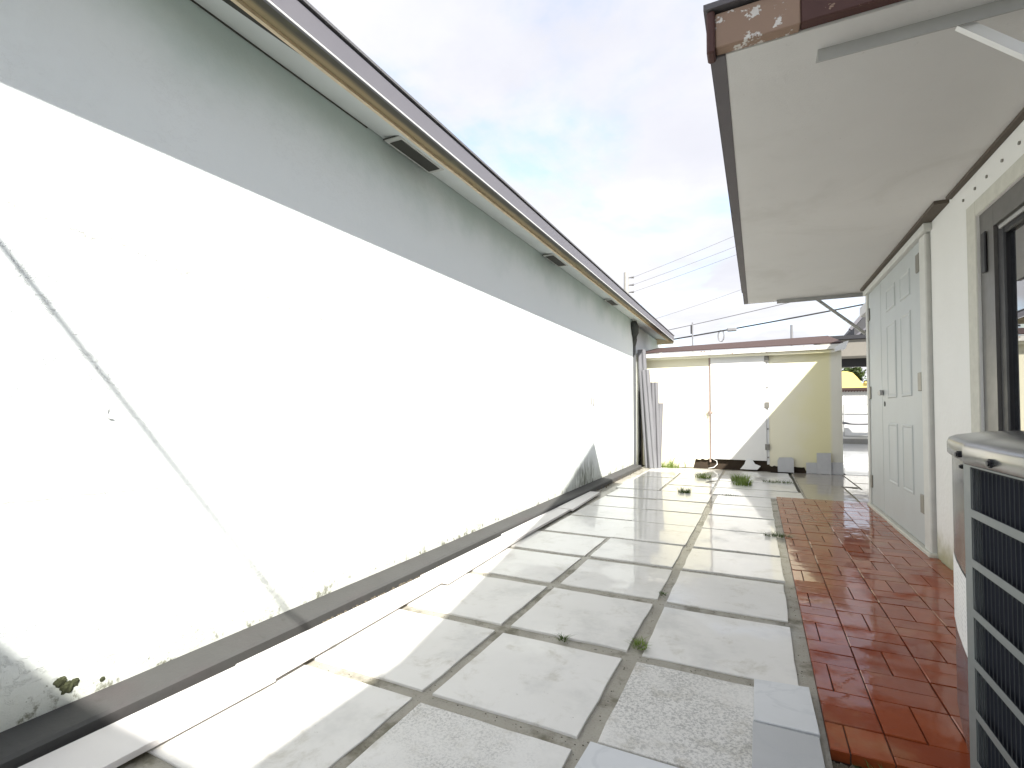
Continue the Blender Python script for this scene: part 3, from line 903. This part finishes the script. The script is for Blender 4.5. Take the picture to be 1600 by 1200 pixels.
tag(obj('cord', b, M['white'], None, True), 'short white cord curling out under the shed door', 'cord')

# ================================================================== metal panels in the far corner
def corr_panel(x_bot, x_top, y_bot, y_top, wdt, hgt, label, rib=3, z0=.0):
    b = bmesh.new(); n = rib * 4; rows = []
    for zf in (0, 1):
        rows.append([])
        for i in range(n + 1):
            f = i / n - .5
            dep = (.018 if (i % 4) in (1, 2) else 0)
            cx_ = x_bot + (x_top - x_bot) * zf; cy_ = y_bot + (y_top - y_bot) * zf
            rows[-1].append((cx_ + f * wdt, cy_ - dep, z0 + hgt * zf))
    fr = [[b.verts.new(p) for p in r_] for r_ in rows]
    bk = [[b.verts.new((p[0], p[1] + .003, p[2])) for p in r_] for r_ in rows]
    for i in range(n):
        b.faces.new((fr[0][i], fr[0][i + 1], fr[1][i + 1], fr[1][i])); b.faces.new((bk[0][i + 1], bk[0][i], bk[1][i], bk[1][i + 1]))
        b.faces.new((fr[1][i], fr[1][i + 1], bk[1][i + 1], bk[1][i])); b.faces.new((fr[0][i + 1], fr[0][i], bk[0][i], bk[0][i + 1]))
    for s_ in (0, n): b.faces.new((fr[0][s_], fr[1][s_], bk[1][s_], bk[0][s_]))
    return tag(obj('storm_panel', b, M['sheet']), label, 'metal panel', 'storm panels stacked in the far corner')
corr_panel(-1.61, -1.765, 8.40, 8.60, .14, 1.97, 'tallest grey ribbed metal panel leaning into the corner by the white wall', 2)
corr_panel(-1.535, -1.69, 8.34, 8.55, .13, 1.62, 'tilted metal panel crossing in front of the tallest one', 2)
corr_panel(-1.515, -1.585, 8.42, 8.62, .175, 1.41, 'wide metal panel of middle height in the corner stack', 3)
corr_panel(-1.475, -1.465, 8.47, 8.66, .085, 1.06, 'shortest and rightmost metal panel in the corner stack', 1)
corr_panel(-1.65, -1.79, 8.47, 8.64, .07, 1.88, 'narrow metal panel at the back of the corner stack by the downpipe', 1)

# ================================================================== loose planks along the ledge
planks = [(-.42, .70, -.0), (.60, 1.20, .004), (1.175, 2.27, .016), (2.255, 3.30, .006), (3.27, 4.42, .018), (4.40, 5.45, .006)]
plabel = ['nearest marble strip along the grey ledge, at the frame corner', 'shaded marble strip along the ledge, nearest the lower left corner',
          'raised marble strip overlapping the shaded one along the ledge', 'sunlit marble strip third along the grey ledge', 'half shaded marble strip whose raised end overlaps its neighbour',
          'farthest marble strip along the ledge below the mould stain']
# inner edge x / outer edge x at each end
px = [(-1.69, -1.48, -1.66, -1.49), (-1.68, -1.49, -1.66, -1.475), (-1.655, -1.475, -1.645, -1.515), (-1.66, -1.475, -1.665, -1.53), (-1.69, -1.53, -1.70, -1.56), (-1.69, -1.53, -1.695, -1.585)]
for i, ((y0, y1, z0), (a0, b0, a1, b1)) in enumerate(zip(planks, px)):
    b = bmesh.new()
    prism(b, [(a0, y0), (b0, y0 - .01), (b1, y1 - .005), (a1, y1)], 0, .018, .002)
    o = obj('marble_strip', b, M['plank'])
    o.location.z = .004 + z0
    o.rotation_euler.x = (0, 0, -.004, 0, -.004, 0)[i]
    tag(o, plabel[i], 'stone strip', 'loose marble strips along the ledge')
# thin dark debris between ledge and strips
b = bmesh.new(); r3 = random.Random(9)
for i in range(260):
    yy = r3.uniform(1.6, 2.6) if i < 160 else r3.uniform(4.5, 8.2); xx = WX + .134 + abs(r3.gauss(0, .02)); s_ = r3.uniform(.003, .009)
    q = bmesh.ops.create_icosphere(b, subdivisions=1, radius=s_, matrix=Matrix.Translation((xx, yy, .008 + s_ * .3)))
tag(obj('dirt_crumbs', b, M['dirt']), kind='stuff')

# loose marble tiles on the paving in front
def flat_tile(poly, z, th, mt, label):
    b = bmesh.new(); prism(b, poly, z, z + th, .002)
    return tag(obj('marble_tile', b, mt), label, 'tile', 'loose marble tiles laid on the paving')
flat_tile([(-.022, 1.655), (.146, 1.66), (.140, 1.925), (-.022, 1.905)], .006, .012, M['marble'], 'pale marble tile lying on the slabs, next to the red bricks')
flat_tile([(-.024, 1.33), (.145, 1.335), (.143, 1.652), (-.024, 1.652)], .005, .010, M['marble2'], 'darker grey marble tile in front of the pale one by the brick edge')
flat_tile([(-.44, 1.02), (-.165, 1.02), (-.165, 1.352), (-.423, 1.352)], .005, .012, M['marble'], 'bluish marble tile cut by the bottom edge of the view')

# soil, scraps and weeds at the front edge of the bricks
b = bmesh.new(); r4 = random.Random(12)
for i in range(260):
    xx = r4.uniform(.15, .46); yy = 1.61 - abs(r4.gauss(0, .06)); s_ = r4.uniform(.003, .012)
    q = bmesh.ops.create_icosphere(b, subdivisions=1, radius=s_, matrix=Matrix.Translation((xx, yy, -.03 + s_ * .6)))
    for v in q['verts']: v.co += Vector((r4.uniform(-1, 1), r4.uniform(-1, 1), r4.uniform(-1, 1))) * s_ * .3
tag(obj('soil_crumbs', b, M['dirt']), kind='stuff')
# crumbs in the joint between slabs and bricks
b = bmesh.new()
for i in range(260):
    xx = .140 + r4.gauss(0, .013); yy = r4.uniform(1.95, 6.0); s_ = r4.uniform(.0015, .004)
    bmesh.ops.create_icosphere(b, subdivisions=1, radius=s_, matrix=Matrix.Translation((xx, yy, -.010 + s_ * .3)))
tag(obj('joint_grit', b, M['dirt']), kind='stuff')


# small litter in the joints: moss crumbs and bits of leaf
b = bmesh.new(); r5 = random.Random(21)
for i in range(520):
    if r5.random() < .5: xx = r5.choice((-.985, -.435)) + r5.gauss(0, .012); yy = r5.uniform(.9, 6)
    else: yy = r5.choice((1.355, 1.918, 2.508, 3.08, 3.62)) + r5.gauss(0, .012); xx = r5.uniform(-1.5, .1)
    s_ = r5.uniform(.0007, .0021)
    q = bmesh.ops.create_icosphere(b, subdivisions=1, radius=s_, matrix=Matrix.Translation((xx, yy, -.006 + s_ * .2)) @ Matrix.Diagonal((1.6, 1, .6, 1)))
tag(obj('joint_litter', b, M['dirt']), kind='stuff')

# ================================================================== air conditioner
ac = thing('air_conditioner', (.68, 1.5, 0), 'grey air conditioner outdoor unit with black louvred side at the right edge', 'air conditioner')
plan = [(.43, .72), (.43, 1.10), (.43, 1.49), (.444, 1.545), (.462, 1.66), (.482, 1.77), (.503, 1.87), (.527, 1.955), (.565, 2.03), (.63, 2.085), (.72, 2.10), (.86, 2.10), (.93, 2.06),
        (.95, 1.98), (.95, .80), (.90, .72)]
def shell(bm, pts, z0, z1):
    lo = [bm.verts.new((p[0], p[1], z0)) for p in pts]; hi = [bm.verts.new((p[0], p[1], z1)) for p in pts]
    for a in range(len(pts) - 1): bm.faces.new((lo[a], lo[a + 1], hi[a + 1], hi[a]))
def grow(pts, k):
    cx_, cy_ = .69, 1.41
    return [(cx_ + (p[0] - cx_) * k, cy_ + (p[1] - cy_) * k) for p in pts]
ZB, ZT = .09, .803
# post and far side
b = bmesh.new()
post = plan[3:]
shell(b, post + [plan[0]], ZB, ZT)
obj('corner_post', b, M['ac'], ac, True)
# cap: lip, side, rounded shoulder, dome
b = bmesh.new()
lay = [(1.015, ZT - .004), (1.035, ZT), (1.035, ZT + .030), (1.022, ZT + .040), (.97, ZT + .048), (.80, ZT + .060), (.55, ZT + .068), (.25, ZT + .071)]
rg = [[b.verts.new((p[0], p[1], zz_)) for p in grow(plan, k)] for k, zz_ in lay]
for u, v in zip(rg, rg[1:]):
    for k in range(len(plan)): b.faces.new((u[k], u[(k + 1) % len(plan)], v[(k + 1) % len(plan)], v[k]))
b.faces.new(rg[-1]); b.faces.new(rg[0][::-1])
obj('top_cap', b, M['ac'], ac, True)
bm = bmesh.new(); prism(bm, grow(plan, .99), ZB - .02, ZB - .0005); obj('base_pan', bm, M['ac'], ac)
bm = bmesh.new(); prism(bm, grow(plan, .94), 0.006, ZB - .0205); obj('pad', bm, M['concrete'], ac)
# louvre panel with stamped slots
def louvre(y0, y1, z0, z1, x):
    b = bmesh.new(); pitch = .0195; rowp = .1115; r_ = .0077
    ny = int((y1 - y0) / pitch); top = z1
    j = 0
    while top - rowp > z0 - .01:
        zt = top; zb = top - rowp
        for i in range(ny):
            ya = y1 - (i + 1) * pitch; yb = ya + pitch; yc = (ya + yb) / 2
            s0 = zb + .012; s1 = zt - .008
            arc = [(yc - r_ * math.cos(a), s1 - r_ + r_ * math.sin(a)) for a in [math.pi * k / 5 for k in range(6)]]
            inner = [(yc - r_, s0)] + arc + [(yc + r_, s0)]
            iv = [b.verts.new((x, p[0], p[1])) for p in inner]; dv_ = [b.verts.new((x + .0006, p[0], p[1])) for p in inner]
            A, Bv, C, D = (b.verts.new((x, ya, zb)), b.verts.new((x, ya, zt)), b.verts.new((x, yb, zt)), b.verts.new((x, yb, zb)))
            b.faces.new((A, iv[0], iv[1], Bv)); b.faces.new((Bv, iv[1], iv[2], iv[3])); b.faces.new((Bv, iv[3], iv[4], C)); b.faces.new((C, iv[4], iv[5], iv[6]))
            b.faces.new((C, iv[6], iv[7], D)); b.faces.new((D, iv[7], iv[0], A))
            for k in range(len(inner)): b.faces.new((iv[k], iv[(k + 1) % len(inner)], dv_[(k + 1) % len(inner)], dv_[k]))
        top = zb; j += 1
    return b
yl0, yl1 = .74, 1.478
b = louvre(yl0, yl1, ZB, ZT - .002, .43)
obj('louvre_panel', b, M['louvre'], ac)
B('panel_edge', (.43, 1.4785, ZB), (.45, 1.525, ZT - .001), M['louvreband'], ac, .003)
B('post_gap', (.436, 1.5255, ZB), (.46, 1.5355, ZT - .001), M['black'], ac)
B('coil', (.446, .735, ZB), (.47, 1.477, ZT - .002), M['coil'], ac)
zb = ZT - .002
B('louvre_band', (.4285, .74, zb - .006), (.4298, 1.4784, zb), M['louvreband'], ac)
while zb - .1115 > ZB - .01:
    zb -= .1115
    B('louvre_band', (.4285, .74, max(ZB, zb - .007)), (.4298, 1.4784, zb + .011), M['louvreband'], ac, .0004)
# rating sticker on the post
b = bmesh.new()
arc = [(.4488, 1.580), (.4620, 1.66), (.4820, 1.77), (.5080, 1.89)]
zlo, zhi = .325, .515
lo = [b.verts.new((p[0] - .0015, p[1], zlo)) for p in arc]; hi = [b.verts.new((p[0] - .0015, p[1], zhi)) for p in arc]
for k in range(3): b.faces.new((lo[k], lo[k + 1], hi[k + 1], hi[k]))
obj('rating_sticker', b, M['label'], ac)
def knob(yy, zz_, r_, x_):
    b = bmesh.new()
    for k in range(5):
        a = 2 * math.pi * k / 5
        tube(b, [(x_ + .003, yy + .6 * r_ * math.cos(a), zz_ + .6 * r_ * math.sin(a)), (x_ - .005, yy + .6 * r_ * math.cos(a), zz_ + .6 * r_ * math.sin(a))], r_ * .5, 8)
    tube(b, [(x_ + .004, yy, zz_), (x_ - .008, yy, zz_)], r_ * .7, 10)
    return obj('cap_screw', b, M['black'], ac)
knob(1.56, ZT + .014, .0075, .4340); knob(1.335, ZT + .012, .0085, .4215); knob(1.545, ZT - .014, .005, .4365)


# ================================================================== weeds
def weed(x_, y_, rad, hgt, n, mt, label, group='weeds growing in the paving joints', flat=0.0, z=0.0, sx=1.0, sy=1.0):
    r_ = random.Random(int(abs(x_ * 977) + abs(y_ * 373)))
    b = bmesh.new()
    for i in range(n):
        a = r_.uniform(0, 2 * math.pi); q = rad * math.sqrt(r_.random()) * .7
        bx, by = q * math.cos(a) * sx, q * math.sin(a) * sy
        h_ = hgt * r_.uniform(.45, 1.0); lean = r_.uniform(.35, 1.5) * (1 + flat)
        a2 = a + r_.uniform(-1.2, 1.2); dx, dy = math.cos(a2), math.sin(a2)
        wd = r_.uniform(.0014, .0032) * (1 + hgt * 3)
        px_, py_ = -dy * wd, dx * wd
        prev = None
        for s_ in range(4):
            f = s_ / 3; o_ = lean * h_ * f * f * .8
            c = Vector((bx + dx * o_, by + dy * o_, h_ * f * (1 - .25 * f)))
            k = (1 - f * .95)
            cur = (b.verts.new(c + Vector((px_ * k, py_ * k, 0))), b.verts.new(c - Vector((px_ * k, py_ * k, 0))))
            if prev: b.faces.new((prev[0], prev[1], cur[1], cur[0]))
            prev = cur
    o = obj('weed', b, mt); o.location = (x_, y_, z)
    return tag(o, label, 'weed', group)
weed(-.69, 7.42, .15, .13, 170, M['grass'], 'bright grass tuft on the slabs in front of the shed door left edge')
weed(-.22, 7.30, .17, .15, 240, M['grass'], 'upper half of the large green grass clump in front of the shed door', sx=.9)
weed(-.18, 6.95, .16, .13, 220, M['grass'], 'lower half of the large green grass clump, nearer the camera')
weed(.22, 7.36, .17, .06, 150, M['grassdark'], 'low flat dark grass patch right of the large clump', sx=1.5, sy=.5)
weed(-.76, 5.99, .10, .09, 130, M['grassdark'], 'small dark weed with a stalk in the joint near the reflected shed')
weed(-1.33, 8.55, .18, .17, 150, M['grass'], 'straggly pale grass at the shed foot beside the metal panels', sx=1.3, sy=.4)
weed(-1.29, 8.62, .02, .36, 10, M['grass'], 'tall seeding grass stem at the shed foot')
weed(-1.08, 8.66, .01, .26, 6, M['grass'], 'lone thin stem against the sunlit shed wall')
weed(-.425, 2.0, .040, .035, 60, M['grass'], 'tiny green weed at the joint crossing of the middle slabs', flat=.6)
weed(-.715, 1.925, .026, .026, 40, M['grassdark'], 'tiny round weed in a joint between two clean slabs', flat=.8)
weed(.12, 4.20, .09, .045, 110, M['grassdark'], 'green weed where the slabs meet the red bricks', flat=.7, sx=1.5, sy=.6)
weed(-.28, 6.02, .12, .02, 60, M['grassdark'], 'thin line of moss weed in the joint below the large clump', sx=1.4, sy=.3)
weed(-.44, 2.62, .028, .02, 30, M['grassdark'], 'tiny moss tuft in the long joint before the wet slabs', flat=.5)
weed(.27, 1.555, .06, .04, 70, M['grassdark'], 'scrubby weed in the soil at the front of the bricks', z=-.03, flat=.6)
weed(.40, 1.56, .05, .035, 50, M['grassdark'], 'scrubby weed in the soil beside the air conditioner', z=-.03, flat=.6)
# a dead leaf / twig by the large tuft
b = bmesh.new(); sheet(b, [(-.62, 6.98, .004), (-.52, 7.0, .012), (-.47, 7.05, .02), (-.53, 7.06, .014), (-.60, 7.03, .004)], .003, (0, 0, 1))
tag(obj('dead_leaf', b, M['rot']), 'small dark dead leaf lying on the slab near the grass tufts', 'leaf')

# ================================================================== BACKGROUND
# neighbour's carport seen through the gap
cp = thing('carport', (3.5, 13.5, 0), 'flat carport roof with a dark beam seen beyond the shed', 'carport')
B('roof', (1.2, 12.4, 2.06), (7.0, 15.5, 2.42), simple('carport_board', (.20, .185, .16), .8), cp, .01)
B('roof_edge', (1.2, 12.35, 2.421), (7.0, 15.5, 2.50), M['darkbeam'], cp)
B('beam', (1.2, 12.9, 1.885), (7.0, 13.05, 2.0595), M['darkbeam'], cp)
for xx in (6.6,): B('post', (xx, 12.9, 0), (xx + .12, 13.02, 1.8845), M['white'], cp)
gm = simple('dark_gable_board', (.07, .07, .075), .8)
b = bmesh.new(); sheet(b, [(1.88, 12.9, 2.505), (1.88, 12.9, 2.72), (3.1, 12.9, 4.3), (4.3, 12.9, 2.72), (4.3, 12.9, 2.505)], 2.2, (0, 1, 0)); obj('gable', b, gm, cp)
b = bmesh.new(); bar(b, (1.80, 12.85, 2.68), (3.1, 12.85, 4.42), .06, .10, (0, -1, 0)); obj('rake_board', b, M['grey_fascia'], cp)
b = bmesh.new(); bar(b, (1.88, 12.86, 2.52), (2.4, 12.86, 2.95), .04, .05, (0, -1, 0)); obj('brace', b, M['grey_fascia'], cp)
# gate and fence wall at the far side
fw_ = thing('boundary_wall', (4.5, 17.3, 0), 'white boundary wall with a red brown scalloped coping beyond the gap', 'wall')
B('wall', (.9, 17.25, -.05), (10, 17.45, 1.52), M['white'], fw_)
B('base', (.9, 17.15, -.05), (10, 17.2495, .14), M['concrete'], fw_)
B('coping', (.9, 17.15, 1.521), (10, 17.5, 1.60), M['shingle'], fw_, .01)
for k in range(40):
    b = bmesh.new(); tube(b, [(2.0 + k * .07, 17.24, 1.515), (2.0 + k * .07, 17.16, 1.515)], .028, 8); obj('scallop', b, M['shingle'], fw_)
gt = thing('metal_gate', (2.9, 17.05, 0), 'white metal gate with a curved grey bar in front of the boundary wall', 'gate')
b = bmesh.new()
for (p, q) in (((2.2, 17.05, .22), (2.2, 17.05, 1.12)), ((2.2, 17.05, 1.12), (3.9, 17.05, 1.12)), ((3.9, 17.05, 1.12), (3.9, 17.05, .22)), ((3.9, 17.05, .22), (2.2, 17.05, .22))): tube(b, [p, q], .014, 8)
obj('frame', b, M['steel'], gt)
b = bmesh.new(); tube(b, [(2.15 + .11 * k, 17.03, .60 - .07 * math.sin(math.pi * k / 10) + .008 * k) for k in range(11)], .035, 8); obj('curved_bar', b, M['pipe'], gt, True)
B('sheet', (2.22, 17.06, .24), (3.88, 17.075, .46), M['white'], gt)
yb_ = thing('yellow_building', (6.5, 25, 0), 'yellow painted building with a stepped sunlit parapet beyond the boundary wall', 'building')
b = bmesh.new(); sheet(b, [(2.0, 24.5, -.05), (12, 24.5, -.05), (12, 24.5, 2.0), (3.82, 24.5, 2.06), (3.66, 24.5, 2.3), (3.5, 24.5, 2.5), (3.3, 24.5, 2.57), (2.0, 24.5, 2.57)], 5, (0, 1, 0)); obj('wall', b, M['yellow'], yb_)
B('parapet_cap', (3.9, 24.42, 2.062), (12, 24.6, 2.13), M['yellow'], yb_)


def tree(x_, y_, h_, rad, label, n=900):
    tr = thing('tree', (x_, y_, 0), label, 'tree', 'trees beyond the boundary wall')
    b = bmesh.new(); tube(b, [(x_, y_, 0), (x_ + .1, y_, h_ * .5), (x_, y_ + .1, h_ * .85)], [.16, .12, .06], 8); obj('trunk', b, M['trunk'], tr)
    b = bmesh.new(); r_ = random.Random(int(x_ * 31 + y_))
    for i in range(n):
        v = Vector((r_.gauss(0, 1), r_.gauss(0, 1), r_.gauss(0, .75)))
        v = v.normalized() * rad * (r_.random() ** .45) * (1 + .35 * noise.noise(v.normalized() * 2.3))
        c = Vector((x_, y_, h_)) + v
        s_ = r_.uniform(.05, .13); d1 = Vector((r_.uniform(-1, 1), r_.uniform(-1, 1), r_.uniform(-1, 1))).normalized(); d2 = d1.cross(Vector((r_.uniform(-1, 1), r_.uniform(-1, 1), 1))).normalized()
        b.faces.new([b.verts.new(c + d1 * s_), b.verts.new(c + d2 * s_ * .5), b.verts.new(c - d1 * s_), b.verts.new(c - d2 * s_ * .5)])
    obj('crown', b, M['tree'], tr)
tree(4.45, 31.2, 2.85, .55, 'small dark tree top showing over the yellow parapet')
tree(5.6, 34, 2.42, .30, 'tiny distant tree right of the yellow parapet', 500)

# utility pole with three insulators and its wires
up_ = thing('utility_pole', (-7.5, 32, 0), 'pale concrete utility pole with three insulators above the left roof', 'utility pole')
b = bmesh.new(); tube(b, [(-7.5, 32, -.05), (-7.5, 32, 9.85)], [.24, .15], 10); obj('pole', b, M['concrete'], up_)
for zz_ in (9.5, 9.02, 8.56):
    b = bmesh.new(); tube(b, [(-7.36, 32, zz_), (-7.02, 32, zz_)], [.03, .085], 8); obj('insulator', b, M['pipe'], up_)
def wire(name, p, q, sag, r_, mt, label, n=14):
    p = Vector(p); q = Vector(q)
    pts = [p.lerp(q, i / n) - Vector((0, 0, sag * 4 * (i / n) * (1 - i / n))) for i in range(n + 1)]
    return tag(obj(name, tube(bmesh.new(), pts, r_, 6), mt), label, 'wire', 'overhead wires')
for zz_, zq, lb in ((9.5, 13.6, 'top'), (9.02, 12.75, 'middle'), (8.56, 12.2, 'bottom')):
    wire('power_line', (-7.02, 32, zz_), (5.5, 32.5, zq), .12, .011, M['greycable'], lb + ' one of the three thin wires leaving the pole insulators')
wire('power_line', (-6.5, 32.3, 6.6), (4.5, 32, 9.8), .2, .010, M['greycable'], 'faint thin wire low in the sky between pole and canopy')
wire('power_line', (-5.5, 20, 3.72), (6.5, 20, 5.82), .12, .016, M['greycable'], 'grey wire crossing above the thick cable over the shed')
tc_ = wire('telephone_cable', (-5.5, 20, 3.42), (8.5, 20, 5.3), .12, .028, M['cable'], 'thick black cable over the shed with a coil and a small box')
b = bmesh.new()
for k in range(2):
    tube(b, [(-1.2 + .10 * math.sin(a) + .02 * k, 20 + .03 * k, 3.72 + .21 * math.cos(a)) for a in [2 * math.pi * i / 20 for i in range(21)]], .016, 6, False)
obj('coil', b, M['pipe'], tc_)
b = bmesh.new(); box(b, (-.98, 19.93, 3.86), (-.66, 20.07, 3.99), .03, 2); obj('splice_box', b, M['pipe'], tc_)
wire('power_line', (-5.5, 26, 3.9), (0.5, 26, 3.2), .05, .008, M['greycable'], 'hair thin wire dipping behind the shed roof')
b = bmesh.new(); tube(b, [(-1.53, 14, 0), (-1.53, 14, 3.28)], .018, 8)
an = tag(obj('antenna_mast', b, M['pipe']), 'thin pale mast standing behind the shed roof under the cables', 'mast')
b = bmesh.new(); tube(b, [(-1.56, 14, 2.98), (-1.56, 14, 3.20)], .022, 8); obj('dipole', b, M['cable'], an)
b = bmesh.new(); tube(b, [(.766, 14, 0), (.766, 14, 3.04)], .030, 8)
tag(obj('vent_pipe', b, M['pipe']), 'short grey pipe standing up behind the shed roof', 'pipe')
